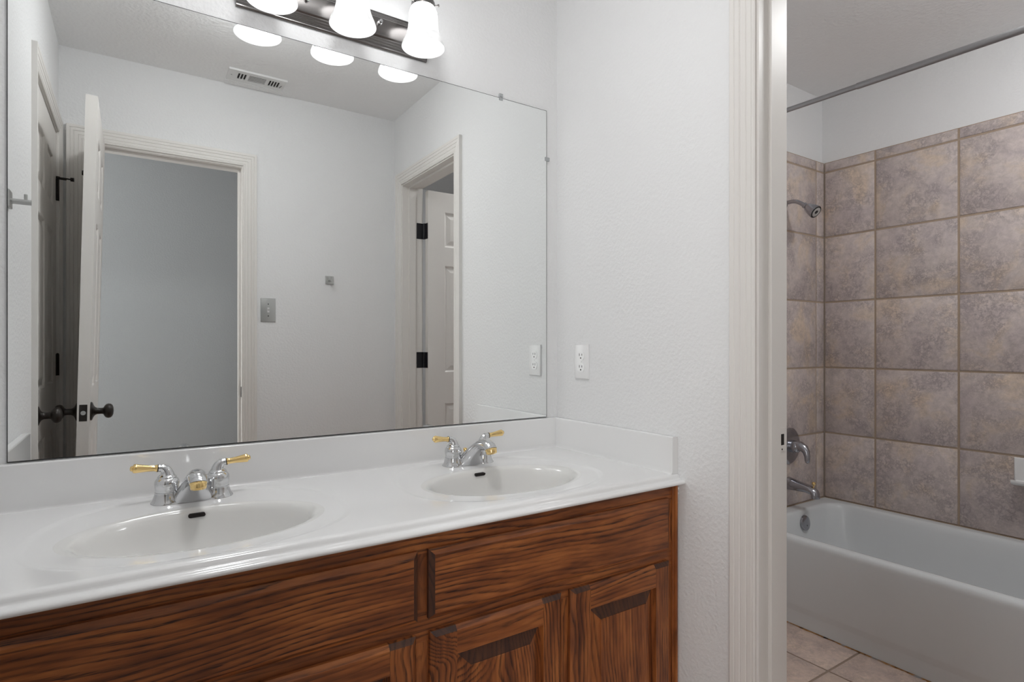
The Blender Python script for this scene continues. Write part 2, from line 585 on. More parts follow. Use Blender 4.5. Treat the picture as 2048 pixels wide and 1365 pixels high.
def casing(mb, fn, a0, a1, z1, k=1.0):
    """mitred moulding round an opening a0..a1 up to z1; fn(a, out, z) -> point"""
    rings = []
    for side in range(4):
        rg = []
        for w, t in PROF:
            w *= k
            a = a0 - w if side < 2 else a1 + w
            z = 0.0 if side in (0, 3) else z1 + w
            rg.append(fn(a, t, z))
        rings.append(rg)
    n = len(PROF)
    vs = [p for r in rings for p in r]
    fs = []
    for i in range(3):
        for j in range(n - 1):
            fs.append((i * n + j, i * n + j + 1, (i + 1) * n + j + 1, (i + 1) * n + j))
    fs.append(tuple(range(n))); fs.append(tuple(3 * n + j for j in range(n)))
    mb.add(vs, fs)

def jamb(mb, fn, a0, a1, z1, s0, s1):
    """lining of an opening through the wall (depth 0..T) with a stop between the depths s0..s1; fn(a, d, z)"""
    def bx(a, d, z, a_, d_, z_):
        p, q = fn(a, d, z), fn(a_, d_, z_)
        mb.box(p[0], p[1], p[2], q[0], q[1], q[2])
    bx(a0 - JT, -0.001, 0, a0, T + 0.001, z1 + JT)
    bx(a1, -0.001, 0, a1 + JT, T + 0.001, z1 + JT)
    bx(a0, -0.001, z1, a1, T + 0.001, z1 + JT)
    st = 0.010
    bx(a0, s0, 0, a0 + st, s1, z1)
    bx(a1 - st, s0, 0, a1, s1, z1)
    bx(a0 + st, s0, z1 - st, a1 - st, s1, z1)

# trim_1: entry opening in the back wall
b = MB()
casing(b, lambda a, t, z: (a, BY + t, z), OP1[0] - 0.005, OP1[1] + 0.005, DZ + 0.005, 0.94)
casing(b, lambda a, t, z: (a, BY - T - t, z), OP1[0] - 0.005, OP1[1] + 0.005, DZ + 0.005, 0.94)
jamb(b, lambda a, d, z: (a, BY - d, z), *OP1, DZ, 0.040, 0.075)
trim1 = struct(b.build('trim_1', M['trim'], smooth=25))
# trim_2: closet opening in the left wall
b = MB()
casing(b, lambda a, t, z: (LX + t, a, z), OP2[0] - 0.005, OP2[1] + 0.005, DZ + 0.005, 0.94)
jamb(b, lambda a, d, z: (LX - d, a, z), *OP2, DZ, 0.042, 0.078)
struct(b.build('trim_2', M['trim'], smooth=25))
# trim_3: tub room opening in the right wall
b = MB()
casing(b, lambda a, t, z: (RX - t, a, z), OP3[0] - 0.006, OP3[1] + 0.006, DZ + 0.006)
casing(b, lambda a, t, z: (RX + T + t, a, z), OP3[0] - 0.006, OP3[1] + 0.006, DZ + 0.006)
jamb(b, lambda a, d, z: (RX + d, a, z), *OP3, DZ, 0.036, 0.074)
trim3 = struct(b.build('trim_3', M['trim'], smooth=25))

def strike(parent, fn, z):
    m_ = MB()
    m_.mi = 0
    def bx(a, d0, d1, z0, z1):
        p, q = fn(0.0, d0, z0), fn(a, d1, z1)
        m_.box(p[0], p[1], p[2], q[0], q[1], q[2])
    bx(0.0015, 0.083, 0.089, z - 0.029, z + 0.029)
    bx(0.0015, 0.103, 0.111, z - 0.029, z + 0.029)
    bx(0.0015, 0.089, 0.103, z - 0.029, z - 0.014)
    bx(0.0015, 0.089, 0.103, z + 0.014, z + 0.029)
    return m_
sp = strike(trim3, lambda a, d, z: (RX + d, OP3[1] - a, z), 0.915)
sp.mi = 1
sp.box(RX + 0.089, OP3[1] - 0.0008, 0.901, RX + 0.103, OP3[1] - 0.0002, 0.929)
sp.box(RX + 0.0915, OP3[1] - 0.0019, 0.889, RX + 0.0955, OP3[1] - 0.0014, 0.893)
sp_o = sp.build('strike_plate', [M['trim'], M['dark']], trim3)
sp_o['label'] = 'painted-over strike plate'
sp = MB()
sp.box(OP1[1] - 0.0015, BY - 0.012, 0.893, OP1[1] - 0.0002, BY - 0.034, 0.945)
sp.build('strike_plate', M['bronze'], trim1, bevel=0.004)

# baseboards
def base(name, x0, y0, x1, y1):
    m_ = MB(); m_.box(x0, y0, 0, x1, y1, 0.09)
    return struct(m_.build(name, M['trim'], bevel=0.004))
base('baseboard_right', RX - 0.012, -0.705, RX, -0.575)
base('baseboard_back', -0.72, BY, -0.012, BY + 0.012)
base('baseboard_hall', HX0, HY, HX1, HY + 0.012)

# ------------------------------------------------------------------ six-panel doors
PZ = [(0.23, 0.8215), (0.9988, 1.6081), (1.7139, 1.9141)]
def door_leaf(w, h, th, z0=0.008):
    """leaf in its own frame: x 0..th thick, y 0..w wide, z z0..h; raised panels on both faces"""
    m_ = MB()
    st, mu = 0.103, 0.085
    pw = (w - 2 * st - mu) / 2
    cols = [(st, st + pw), (st + pw + mu, w - st)]
    yl = [0, cols[0][0], cols[0][1], cols[1][0], cols[1][1], w]
    zl = [z0] + [q for p in PZ for q in p] + [h]
    for xf, sg in ((0.0, 1), (th, -1)):
        for i in range(5):
            for j in range(len(zl) - 1):
                y0, y1, za, zb = yl[i], yl[i + 1], zl[j], zl[j + 1]
                if i in (1, 3) and j in (1, 3, 5):
                    rg = []
                    for d, dep in ((0, 0), (0.004, 0.0015), (0.009, 0.007), (0.016, 0.008), (0.036, 0.002), (0.040, 0.0015)):
                        x = xf + sg * dep
                        rg.append([(x, y0 + d, za + d), (x, y1 - d, za + d), (x, y1 - d, zb - d), (x, y0 + d, zb - d)])
                    m_.loft(rg, cap0=False)
                else:
                    m_.add([(xf, y0, za), (xf, y1, za), (xf, y1, zb), (xf, y0, zb)], [(0, 1, 2, 3)])
    m_.add([(0, 0, z0), (th, 0, z0), (th, w, z0), (0, w, z0), (0, 0, h), (th, 0, h), (th, w, h), (0, w, h)],
           [(0, 1, 2, 3), (4, 5, 6, 7), (0, 1, 5, 4), (2, 3, 7, 6)])
    return m_
def merge_doubles(o):
    bm = bmesh.new(); bm.from_mesh(o.data)
    bmesh.ops.remove_doubles(bm, verts=bm.verts, dist=1e-5)
    bmesh.ops.recalc_face_normals(bm, faces=bm.faces)
    bm.to_mesh(o.data); bm.free()

KNOB = [(0.0, 0.0), (0.033, 0.0), (0.0335, 0.003), (0.031, 0.006), (0.022, 0.009), (0.0145, 0.014), (0.0115, 0.02), (0.011, 0.034),
        (0.0125, 0.038), (0.019, 0.041), (0.0245, 0.046), (0.0265, 0.0525), (0.0255, 0.059), (0.021, 0.0645), (0.012, 0.068), (0.0, 0.069)]
def knob(parent, x, y, z, sg):
    m_ = MB(); m_.lathe(KNOB, (x, y, z), (sg, 0, 0), 32)
    return m_.build('door_knob', M['bronze'], parent, smooth=40)
def make_door(name, loc, w, h, th, rot=(0, 0, 0)):
    o = bpy.data.objects.new('tmp', None)
    m_ = door_leaf(w, h, th)
    ORG['_door'] = Vector((0, 0, 0))
    class F: name = '_door'
    me = bpy.data.meshes.new(name)
    me.from_pydata(m_.v, [], m_.f)
    me.materials.append(M['trim'])
    bpy.data.objects.remove(o)
    o = bpy.data.objects.new(name, me)
    COL.objects.link(o)
    merge_doubles(o)
    o.location = loc
    o.rotation_euler = rot
    ORG[o.name] = Vector((0, 0, 0))
    return struct(o)

# door_1: entry door, open into the room, leaning a little out of plumb
d1 = make_door('door_1', (-1.4337, -1.506, 0), 0.61, 2.03, 0.035, (0, R(1.247), 0))
knob(d1, 0.035, 0.55, 0.915, 1)
knob(d1, 0.0, 0.55, 0.915, -1)
m_ = MB(); m_.box(0.006, 0.6098, 0.886, 0.029, 0.6112, 0.944)
lp = m_.build('latch_plate', M['bronze'], d1, bevel=0.003)
m_ = MB(); m_.lathe([(0.0, 0), (0.0075, 0), (0.0075, 0.0009), (0, 0.0009)], (0.0175, 0.611, 0.915), (0, 1, 0), 20)
lb = m_.build('latch_bolt', M['steel'], d1, smooth=40)
lb['label'] = 'round steel latch bolt'
def hinge_barrel(parent, x, y, z, hh=0.089):
    m_ = MB()
    m_.tube([(x, y, z - hh / 2), (x, y, z + hh / 2)], 0.0062, 12)
    m_.lathe([(0.0, 0), (0.0045, 0), (0.0045, 0.003), (0, 0.005)], (x, y, z + hh / 2), (0, 0, 1), 10)
    return m_
for z in (1.80, 1.07, 0.30):
    m_ = hinge_barrel(d1, -0.004, -0.004, z)
    m_.box(0.0, -0.0015, z - 0.0445, 0.028, 0.0, z + 0.0445)
    m_.build('hinge', M['bronze'], d1, smooth=40)
# bumper of the hinge pin stop behind the entry door
m_ = MB()
m_.tube([(-0.004, 0.01, 1.83), (-0.012, 0.18, 1.83), (-0.014, 0.30, 1.827)], 0.0035, 10)
m_.lathe([(0.0, 0), (0.009, 0), (0.010, 0.005), (0.009, 0.010), (0, 0.011)], (-0.014, 0.30, 1.827), (-1, 0, 0), 16)
m_.build('door_stop', M['bronze'], d1, smooth=40)

# door_2: closet door, closed, in the left wall
d2 = make_door('door_2', (LX - 0.037, OP2[0] + 0.003, 0), OP2[1] - OP2[0] - 0.006, 2.034, 0.035)
knob(d2, 0.035, OP2[1] - OP2[0] - 0.006 - 0.06, 0.915, 1)
for z in (1.80, 1.07, 0.30):
    m_ = hinge_barrel(d2, 0.040, -0.002, z)
    m_.box(0.035, -0.001, z - 0.0445, 0.0365, 0.012, z + 0.0445)
    m_.build('hinge', M['bronze'], d2, smooth=40)
m_ = MB()                                              # hinge pin stop with its two arms
z = 1.80 + 0.052
m_.lathe([(0.0, 0), (0.009, 0), (0.009, 0.008), (0, 0.008)], (0.040, -0.002, z - 0.004), (0, 0, 1), 16)
m_.tube([(0.040, -0.002, z), (0.060, 0.006, z - 0.002), (0.088, 0.010, z - 0.004)], 0.0032, 10)
m_.tube([(0.040, -0.002, z - 0.004), (0.062, 0.022, z - 0.010), (0.070, 0.030, z - 0.012)], 0.0032, 10)
m_.lathe([(0.0, 0), (0.008, 0), (0.0085, 0.012), (0, 0.013)], (0.084, 0.0095, z - 0.004), (1, 0.1, 0), 14)
m_.build('door_stop', M['bronze'], d2, smooth=40)

# door_3: tub room door, swung ninety degrees into the tub room
d3 = make_door('door_3', (RX + T + 0.018, -1.355, 0), 0.608, 2.026, 0.035, (0, 0, R(-90)))
knob(d3, 0.0, 0.548, 0.915, -1)
knob(d3, 0.035, 0.548, 0.915, 1)
for z in (1.799, 1.070, 0.30):
    m_ = MB()
    m_.box(0.003, -0.0022, z - 0.0445, 0.035, 0.0, z + 0.0445)          # leaf on the door edge
    m_.tube([(0.040, -0.007, z - 0.0445), (0.040, -0.007, z + 0.0445)], 0.0062, 12)
    m_.box(0.030, -0.0085, z - 0.0445, 0.041, -0.0005, z + 0.0445)
    m_.box(0.0430, -0.050, z - 0.0445, 0.0448, -0.007, z + 0.0445)      # leaf on the jamb
    m_.build('hinge', M['black'], d3, smooth=40, bevel=0.0008, segs=1)

# ------------------------------------------------------------------ vanity cabinet
vc = thing('vanity_cabinet', 'dark stained oak double vanity cabinet with four raised-panel doors', 'cabinet', (-0.759, -0.28, 0))
FY = -0.532                                            # face frame plane
XL, XR = LX + 0.002, -0.0015
b = MB()
b.box(XL, FY + 0.019, 0.10, XL + 0.016, -0.004, 0.768)
b.box(XR - 0.016, FY + 0.019, 0.10, XR, -0.004, 0.768)
b.box(XL, FY + 0.019, 0.10, XR, -0.004, 0.116)
b.box(XL, -0.010, 0.10, XR, -0.004, 0.60)
b.build('carcass', M['oak_z'], vc)
b = MB(); b.box(XL, -0.465, 0.0, XR, -0.45, 0.10)
b.build('toe_kick', M['oak_x'], vc)
b = MB()
b.box(XL, FY, 0.725, XR, FY + 0.019, 0.7705)
b.build('top_rail', M['oak_x'], vc, bevel=0.001)
b = MB(); b.box(XL, FY + 0.0005, 0.545, XR, FY + 0.019, 0.612)
b.build('middle_rail', M['oak_x'], vc, bevel=0.001)
b = MB(); b.box(XL, FY + 0.0005, 0.10, XR, FY + 0.019, 0.135)
b.build('bottom_rail', M['oak_x'], vc)
for x0, x1 in ((XL, XL + 0.045), (-0.788, -0.738), (-0.058, XR), (-1.156, -1.108), (-0.420, -0.370)):
    b = MB(); b.box(x0, FY + 0.001, 0.10, x1, FY + 0.019, 0.73 if x1 - x0 > 0.0485 else 0.60)
    b.build('stile', M['oak_z'], vc)
b = MB()
prof = [(-0.001, 0.0), (-0.001, -0.008), (-0.004, -0.012), (-0.009, -0.0135), (-0.0115, -0.010), (-0.0125, -0.0045), (-0.015, -0.003), (-0.0155, 0.0)]
b.prism(prof, lambda p, q, t: (XR + p, FY + q, t), 0.10, 0.769)
b.build('scribe_moulding', M['oak_z'], vc, smooth=30)

for z0_, z1_, w_ in ((0.752, 0.7605, 0.0022), (0.741, 0.747, 0.0026)):
    b = MB(); b.box(XR - 0.0015 - w_, FY - 0.0131, z0_, XR - 0.0015, FY - 0.009, z1_)
    b.build('paint_chip', M['plastic'], vc, bevel=0.0006)['label'] = 'white paint chip'

def chamfer_front(x0, x1, z0, z1, y_back, y_front, ch, lip, horiz):
    """slab with a wide chamfer round its face; slot 1 (sawn ends) on the two chamfers across the grain"""
    m_ = MB()
    def rect(d, y):
        return [(x0 + d, y, z0 + d), (x1 - d, y, z0 + d), (x1 - d, y, z1 - d), (x0 + d, y, z1 - d)]
    rs = [rect(0, y_back), rect(0, y_front + lip), rect(ch * 0.85, y_front + 0.0012), rect(ch, y_front)]
    for i in range(3):
        for j in range(4):
            k = (j + 1) % 4
            m_.mi = 1 if (j in ((1, 3) if horiz else (0, 2))) else 0
            m_.add([rs[i][j], rs[i][k], rs[i + 1][k], rs[i + 1][j]], [(0, 1, 2, 3)])
    m_.mi = 0
    m_.add(rs[3], [(0, 1, 2, 3)])
    m_.add(rs[0], [(3, 2, 1, 0)])
    return m_
FF = FY - 0.016
for x0, x1 in ((-1.486, -0.7755), (-0.7510, -0.0375)):
    m_ = chamfer_front(x0, x1, 0.5930, 0.7345, FY + 0.0005, FF, 0.011, 0.008, True)
    m_.build('drawer_front', [M['oak_x'], M['oak_end']], vc)

def cab_door(x0, x1, z0, z1):
    """hinge stile is the part itself; the other stile, the rails and the raised panel are its sub-parts"""
    sw = 0.058
    ch, lip = 0.010, 0.008
    yb = FY + 0.0005
    d = None
    for a0, a1, oc in ((x0, x0 + sw, 0), (x1 - sw, x1, 1)):
        st = MB()
        # outer edge chamfered, and the ends
        pts = []
        ol, orr = (ch, 0) if oc == 0 else (0, ch)
        def rc(d, y):
            return [(a0 + (ol and d), y, z0 + d), (a1 - (orr and d), y, z0 + d), (a1 - (orr and d), y, z1 - d), (a0 + (ol and d), y, z1 - d)]
        rs = [rc(0, yb), rc(0, FF + lip), rc(ch * 0.85, FF + 0.0012), rc(ch, FF)]
        for i in range(3):
            for j in range(4):
                k = (j + 1) % 4
                st.mi = 1 if j in (0, 2) and i > 0 else 0
                st.add([rs[i][j], rs[i][k], rs[i + 1][k], rs[i + 1][j]], [(0, 1, 2, 3)])
        st.mi = 0
        st.add(rs[3], [(0, 1, 2, 3)]); st.add(rs[0], [(3, 2, 1, 0)])
        q_ = st.build('stile' if d else 'cabinet_door', [M['oak_z'], M['oak_end']], d or vc)
        d = d or q_
    for top in (0, 1):
        za, zb = (z0, z0 + sw) if not top else (z1 - sw, z1)
        m_ = MB()
        lo, hi = (ch, 0) if not top else (0, ch)
        def rc2(dd, y):
            return [(x0 + sw, y, za + (lo and dd)), (x1 - sw, y, za + (lo and dd)), (x1 - sw, y, zb - (hi and dd)), (x0 + sw, y, zb - (hi and dd))]
        rs = [rc2(0, yb), rc2(0, FF + lip), rc2(ch * 0.85, FF + 0.0012), rc2(ch, FF + 0.0002)]
        m_.loft(rs)
        r_ = m_.build('rail', M['oak_x'], d)
    m_ = MB()
    a0, a1, c0, c1 = x0 + sw, x1 - sw, z0 + sw, z1 - sw
    def rp(dd, y):
        return [(a0 + dd, y, c0 + dd), (a1 - dd, y, c0 + dd), (a1 - dd, y, c1 - dd), (a0 + dd, y, c1 - dd)]
    rs = [rp(0.0, FF + 0.0125), rp(0.005, FF + 0.0125), rp(0.034, FF + 0.004), rp(0.0345, FF + 0.0025), rp(0.036, FF + 0.0018)]
    for i in range(4):
        for j in range(4):
            k = (j + 1) % 4
            m_.mi = 1 if j in (0, 2) and i in (1, 2) else 0
            m_.add([rs[i][j], rs[i][k], rs[i + 1][k], rs[i + 1][j]], [(0, 1, 2, 3)])
    m_.mi = 0
    m_.add(rs[4], [(0, 1, 2, 3)])
    m_.build('panel', [M['oak_z'], M['oak_end']], d)
    return d
for x0, x1 in ((-1.486, -1.144), (-1.120, -0.7785), (-0.7475, -0.4085), (-0.3815, -0.0375)):
    cab_door(x0, x1, 0.125, 0.5655)

# ------------------------------------------------------------------ countertop with two moulded bowls
ct = thing('countertop', 'glossy white moulded marble counter with two oval basins, on the oak vanity', 'countertop', (-0.759, -0.28, 0.7708))
SK = [(-1.136, -0.322), (-0.424, -0.318)]
BA, BB = 0.212, 0.138
YB0, YF0 = -0.001, -0.530
b = MB()
NS = 96
def square_ring(cx, cy, x0, x1, y0, y1, z):
    out = []
    for k in range(NS):
        t = 2 * PI * k / NS
        c, s = math.cos(t), math.sin(t)
        q = 1e9
        if c > 1e-9: q = min(q, (x1 - cx) / c)
        if c < -1e-9: q = min(q, (x0 - cx) / c)
        if s > 1e-9: q = min(q, (y1 - cy) / s)
        if s < -1e-9: q = min(q, (y0 - cy) / s)
        out.append([cx + c * q, cy + s * q, z])
    # put the nearest sample on each corner
    for X in (x0, x1):
        for Y in (y0, y1):
            i = min(range(NS), key=lambda i_: (out[i_][0] - X) ** 2 + (out[i_][1] - Y) ** 2)
            out[i] = [X, Y, z]
    return [tuple(p) for p in out]
def ell_ray(cx, cy, z, ex, ey, a, b_, p):
    """closed curve about (ex, ey) sampled along rays from (cx, cy)"""
    out = []
    for k in range(NS):
        t = 2 * PI * k / NS
        c, s = math.cos(t), math.sin(t)
        lo, hi = 0.0, 1.0
        bb = b_ if not isinstance(b_, tuple) else (b_[1] if s > 0 else b_[0])      # (towards the user, towards the wall)
        f = lambda q: (abs((cx + c * q - ex) / a)) ** p + (abs((cy + s * q - ey) / bb)) ** p - 1
        for _ in range(40):
            mid = (lo + hi) / 2
            if f(mid) > 0: hi = mid
            else: lo = mid
        out.append((cx + c * lo, cy + s * lo, z))
    return out
XM = -0.775
REC = 0.0028
for (sx, sy), (x0, x1) in zip(SK, ((LX + 0.001, XM), (XM, -0.001))):
    e = (sx, sy)
    rg = [ell_ray(sx, sy, ZC - REC, sx, sy, BA * 1.10, BB * 1.12, 2.0),
          ell_ray(sx, sy, ZC - REC, *e, 0.268, (0.186, 0.276), 2.3),
          ell_ray(sx, sy, ZC - REC * 0.85, *e, 0.272, (0.190, 0.279), 2.3),
          ell_ray(sx, sy, ZC - REC * 0.15, *e, 0.282, (0.199, 0.287), 2.3),
          ell_ray(sx, sy, ZC, *e, 0.287, (0.204, 0.291), 2.3),
          square_ring(sx, sy, x0, x1, YF0, YB0, ZC)]
    b.loft(rg, cap0=False, cap1=False)
# rolled front edge
nose = [(-0.530, 0.797), (-0.5365, 0.7966), (-0.5415, 0.7950), (-0.5447, 0.7920), (-0.5465, 0.7882), (-0.5482, 0.7855), (-0.5510, 0.7840), (-0.5560, 0.7835),
        (-0.5615, 0.7822), (-0.5655, 0.7792), (-0.5668, 0.7760), (-0.5652, 0.7730), (-0.5610, 0.7713), (-0.5300, 0.7710)]
b.loft([[(LX + 0.001, y, z) for y, z in nose], [(-0.001, y, z) for y, z in nose]], False, False, closed=False)
b.add([(LX + 0.001, y, z) for y, z in nose], [tuple(range(len(nose)))])
b.add([(-0.001, y, z) for y, z in nose], [tuple(range(len(nose)))])
b.build('deck', M['marble'], ct, smooth=60)
def merge(o):
    bm = bmesh.new(); bm.from_mesh(o.data)
    bmesh.ops.remove_doubles(bm, verts=bm.verts, dist=1e-4)
    bmesh.ops.recalc_face_normals(bm, faces=bm.faces)
    bm.to_mesh(o.data); bm.free()
for (sx, sy) in SK:
    bp = [(1.10, 1.12, -REC), (1.06, 1.075, -REC - 0.0002), (1.03, 1.04, -REC - 0.0014), (1.000, 1.012, -REC - 0.0042), (0.972, 0.988, -REC - 0.009),
          (0.948, 0.968, -REC - 0.016), (0.915, 0.94, -0.031), (0.865, 0.88, -0.055), (0.79, 0.79, -0.083), (0.66, 0.64, -0.106), (0.48, 0.44, -0.121), (0.2, 0.2, -0.128), (0.09, 0.12, -0.130)]
    b = MB()
    b.loft([ell_ray(sx, sy, ZC + dz, sx, sy, BA * fa, BB * fb, 2.0) for fa, fb, dz in bp], cap0=False)
    bo = b.build('basin', M['basin'], ct, smooth=60)
    # overflow slot in the back of the bowl
    zo = ZC - 0.0165
    yo = sy + BB * 0.975
    b = MB()
    pts = []
    for k in range(24):
        t = 2 * PI * k / 24
        c, s = math.cos(t), math.sin(t)
        px_ = (0.012 if c >= 0 else -0.012) + 0.0045 * c
        pts.append((px_, 0.0045 * s))
    b.loft([[(sx + p, yo - 0.006 - q * 0.45, zo + q) for p, q in pts], [(sx + p, yo + 0.006 - q * 0.45, zo + q) for p, q in pts]])
    oo = b.build('overflow_slot', M['dark'], bo, smooth=40)
    oo['label'] = 'dark overflow slot'
    b = MB(); b.lathe([(0.0, 0), (0.021, 0), (0.022, 0.002), (0.017, 0.004), (0, 0.005)], (sx, sy, ZC - 0.131), (0, 0, 1), 24)
    b.build('drain', M['chrome'], bo, smooth=40)
# splashes
SPL = 0.1016
sp_prof = [(0.0, 0.0), (-0.0245, 0.0), (-0.0215, 0.002), (-0.0200, 0.006), (-0.0195, 0.012), (-0.0190, SPL - 0.0035), (-0.0182, SPL - 0.0013), (-0.0165, SPL - 0.0003), (-0.0145, SPL), (0.0, SPL)]
b = MB()
b.prism(sp_prof, lambda p, q, t: (t, p - 0.001, ZC + q - 0.0002), LX + 0.001, -0.001)
b.build('backsplash', M['marble'], ct, smooth=50)
for wx, sg in ((-0.001, 1), (LX + 0.001, -1)):
    b = MB()
    b.prism(sp_prof, lambda p, q, t: (wx + sg * p, t, ZC + q - 0.0002), -0.0195, -0.5605 + 0.022)
    # the end of the splash follows the counter edge
    b.build('side_splash', M['marble'], ct, smooth=50)

# ------------------------------------------------------------------ faucets
def faucet(x, y, label):
    z = ZC - REC + 0.0002
    f = thing('faucet', label, 'faucet', (x, y, z), 'chrome and brass centerset faucets on the counter')
    f['label'] = label
    b = MB()                                            # base plate with two flared hubs
    hs = 0.0515
    for sg in (-1, 1):
        b.lathe([(0.0, 0), (0.0325, 0), (0.0325, 0.0015), (0.0305, 0.004), (0.0275, 0.010), (0.0253, 0.017), (0.0243, 0.0225), (0.0243, 0.024), (0, 0.024)], (x + sg * hs, y, z), (0, 0, 1), 36)
    sec = []
    for t in range(13):
        u_ = -hs + 2 * hs * t / 12
        hh = 0.014 + 0.006 * abs(u_) / hs
        prof = [(-0.026, 0.0), (-0.0255, 0.0018), (-0.022, hh * 0.55), (-0.016, hh * 0.92), (-0.008, hh), (0.008, hh), (0.016, hh * 0.92), (0.022, hh * 0.55), (0.0255, 0.0018), (0.026, 0.0)]
        sec.append([(x + u_, y + p, z + q) for p, q in prof])
    b.loft(sec)
    b.build('base', M['chrome'], f, smooth=40)
    # spout: a broad skirt that narrows as it rises and reaches forward over the bowl
    b = MB()
    S_ = [  # (y of centre, z of centre, half width, half depth, tilt in degrees from flat)
        (-0.007, 0.0005, 0.0490, 0.0245, 0), (-0.008, 0.004, 0.0478, 0.0240, 3), (-0.013, 0.0145, 0.0405, 0.0220, 16), (-0.022, 0.0265, 0.0330, 0.0200, 28), (-0.036, 0.0400, 0.0268, 0.0185, 38),
        (-0.054, 0.0535, 0.0222, 0.0172, 48), (-0.073, 0.0635, 0.0198, 0.0165, 62), (-0.092, 0.0690, 0.0190, 0.0163, 82), (-0.109, 0.0700, 0.0188, 0.0163, 104),
        (-0.1225, 0.0675, 0.0184, 0.0163, 128), (-0.1305, 0.0620, 0.0178, 0.0163, 152)]
    rings = []
    for cy, cz, hw, hd, tl in S_:
        t = R(tl)
        ed = Vector((0, math.cos(t), math.sin(t)))       # depth direction of the section
        rg = []
        for k in range(40):
            a = 2 * PI * k / 40
            pw = 2.0 if tl > 30 else 2.5
            c, s = math.cos(a), math.sin(a)
            q = (abs(c) ** pw + abs(s) ** pw) ** (-1 / pw)
            rg.append(Vector((x, y + cy, z + cz)) + Vector((hw * c * q, 0, 0)) + ed * (hd * s * q))
        rings.append(rg)
    b.loft(rings)
    sp_ = b.build('spout', M['chrome'], f, smooth=40)
    b = MB()
    ax = Vector((0, -0.40, -1)).normalized()
    o_ = Vector((x, y - 0.1303, z + 0.0625))
    b.lathe([(0.0, 0), (0.0168, 0.0), (0.0170, 0.003), (0.0158, 0.0045), (0.0156, 0.0105), (0.0145, 0.0135), (0.0120, 0.0138), (0.0110, 0.0115), (0, 0.0115)], o_, ax, 32)
    ae = b.build('aerator', M['brass'], sp_, smooth=30)
    ae['label'] = 'brass aerator ring'
    for sg in (-1, 1):
        hx = x + sg * hs
        b = MB()                                        # bulb body and the neck that bends outward
        b.lathe([(0.0, 0.0235), (0.0225, 0.0235), (0.0232, 0.026), (0.0228, 0.030), (0.0243, 0.036), (0.0250, 0.043), (0.0242, 0.049), (0.0215, 0.0535), (0.0190, 0.0555),
                 (0.0192, 0.0575), (0.0186, 0.0590), (0.0172, 0.0600), (0.0150, 0.0622)], (hx, y, z), (0, 0, 1), 36, cap1=False)
        path, rad = [], []
        for k in range(11):
            t = k / 10
            an = R(88) * t
            path.append((hx + sg * 0.0125 * (1 - math.cos(an)) , y - 0.002 * t, z + 0.0620 + 0.0165 * math.sin(an)))
            rad.append(0.0150 - 0.0070 * t ** 0.8)
        path.append((hx + sg * 0.0175, y - 0.0025, z + 0.0790)); rad.append(0.0078)
        b.tube(path, rad, 24)
        hd_ = b.build('handle', M['chrome'], f, smooth=45)
        b = MB()
        d_ = Vector((sg, -0.10, 0.11)).normalized()
        s0 = Vector((hx + sg * 0.0172, y - 0.0025, z + 0.0789))
        b.lathe([(0.0, 0.0), (0.0085, 0.0), (0.0085, 0.0016), (0, 0.0016)], s0, d_, 20)
        b.build('collar', M['bronze'], hd_, smooth=40)
        b = MB()
        b.lathe([(0.0, 0.0012), (0.0078, 0.0012), (0.0082, 0.003), (0.0070, 0.005), (0.0066, 0.008), (0.0072, 0.020), (0.0086, 0.032), (0.0098, 0.041), (0.0101, 0.045), (0.0088, 0.0475),
                 (0.0060, 0.0485), (0.0058, 0.0510), (0.0040, 0.0530), (0.0, 0.0537)], s0, d_, 24)
        lv = b.build('lever', M['brass'], hd_, smooth=40)
        lv['label'] = 'brass lever tip'
    b = MB()                                            # pop-up rod behind the spout
    b.tube([(x, y + 0.020, z + 0.010), (x, y + 0.020, z + 0.034)], 0.0022, 10)
    b.lathe([(0.0, 0), (0.003, 0.0), (0.0045, 0.003), (0.0032, 0.0045), (0.0060, 0.008), (0.0065, 0.0115), (0.0045, 0.015), (0, 0.016)], (x, y + 0.020, z + 0.029), (0, 0, 1), 18)
    b.build('lift_rod', M['brass'], f, smooth=40)
    return f
faucet(-1.136, -0.0915, 'chrome faucet with brass levers at the nearer basin, below the mirrored entry door')
faucet(-0.409, -0.0915, 'chrome faucet with brass levers at the farther basin, towards the wall with the outlet')

# ------------------------------------------------------------------ mirror
mr = thing('wall_mirror', 'large frameless wall mirror above the white counter', 'mirror', (-0.762, -0.003, 0.901))
MX0, MX1, MZ0, MZ1 = -1.474, -0.0497, 0.9012, 1.9678
b = MB(); b.box(MX0 + 0.0012, -0.0050, MZ0 + 0.0012, MX1 - 0.0012, -0.0032, MZ1 - 0.0012)
b.build('glass', M['mirror'], mr)
b = MB(); b.box(MX0 - 0.0004, -0.0046, MZ0 - 0.0008, MX1 + 0.0006, -0.0006, MZ1 + 0.0004)
be = b.build('backing', M['edge'], mr)
be['label'] = 'blackened mirror edge'
for x in (-0.238, -1.24):
    b = MB()
    b.box(x - 0.007, -0.0072, MZ1 - 0.008, x + 0.007, -0.0052, MZ1 + 0.004)
    b.box(x - 0.007, -0.0072, MZ1 + 0.0006, x + 0.007, -0.0006, MZ1 + 0.014)
    b.build('clip', M['clear'], mr, bevel=0.001)

b = MB()
b.box(MX1 - 0.007, -0.0072, 1.793, MX1 + 0.003, -0.0052, 1.806)
b.box(MX1 + 0.0008, -0.0072, 1.793, MX1 + 0.012, -0.0006, 1.806)
b.build('clip', M['clear'], mr, bevel=0.001)

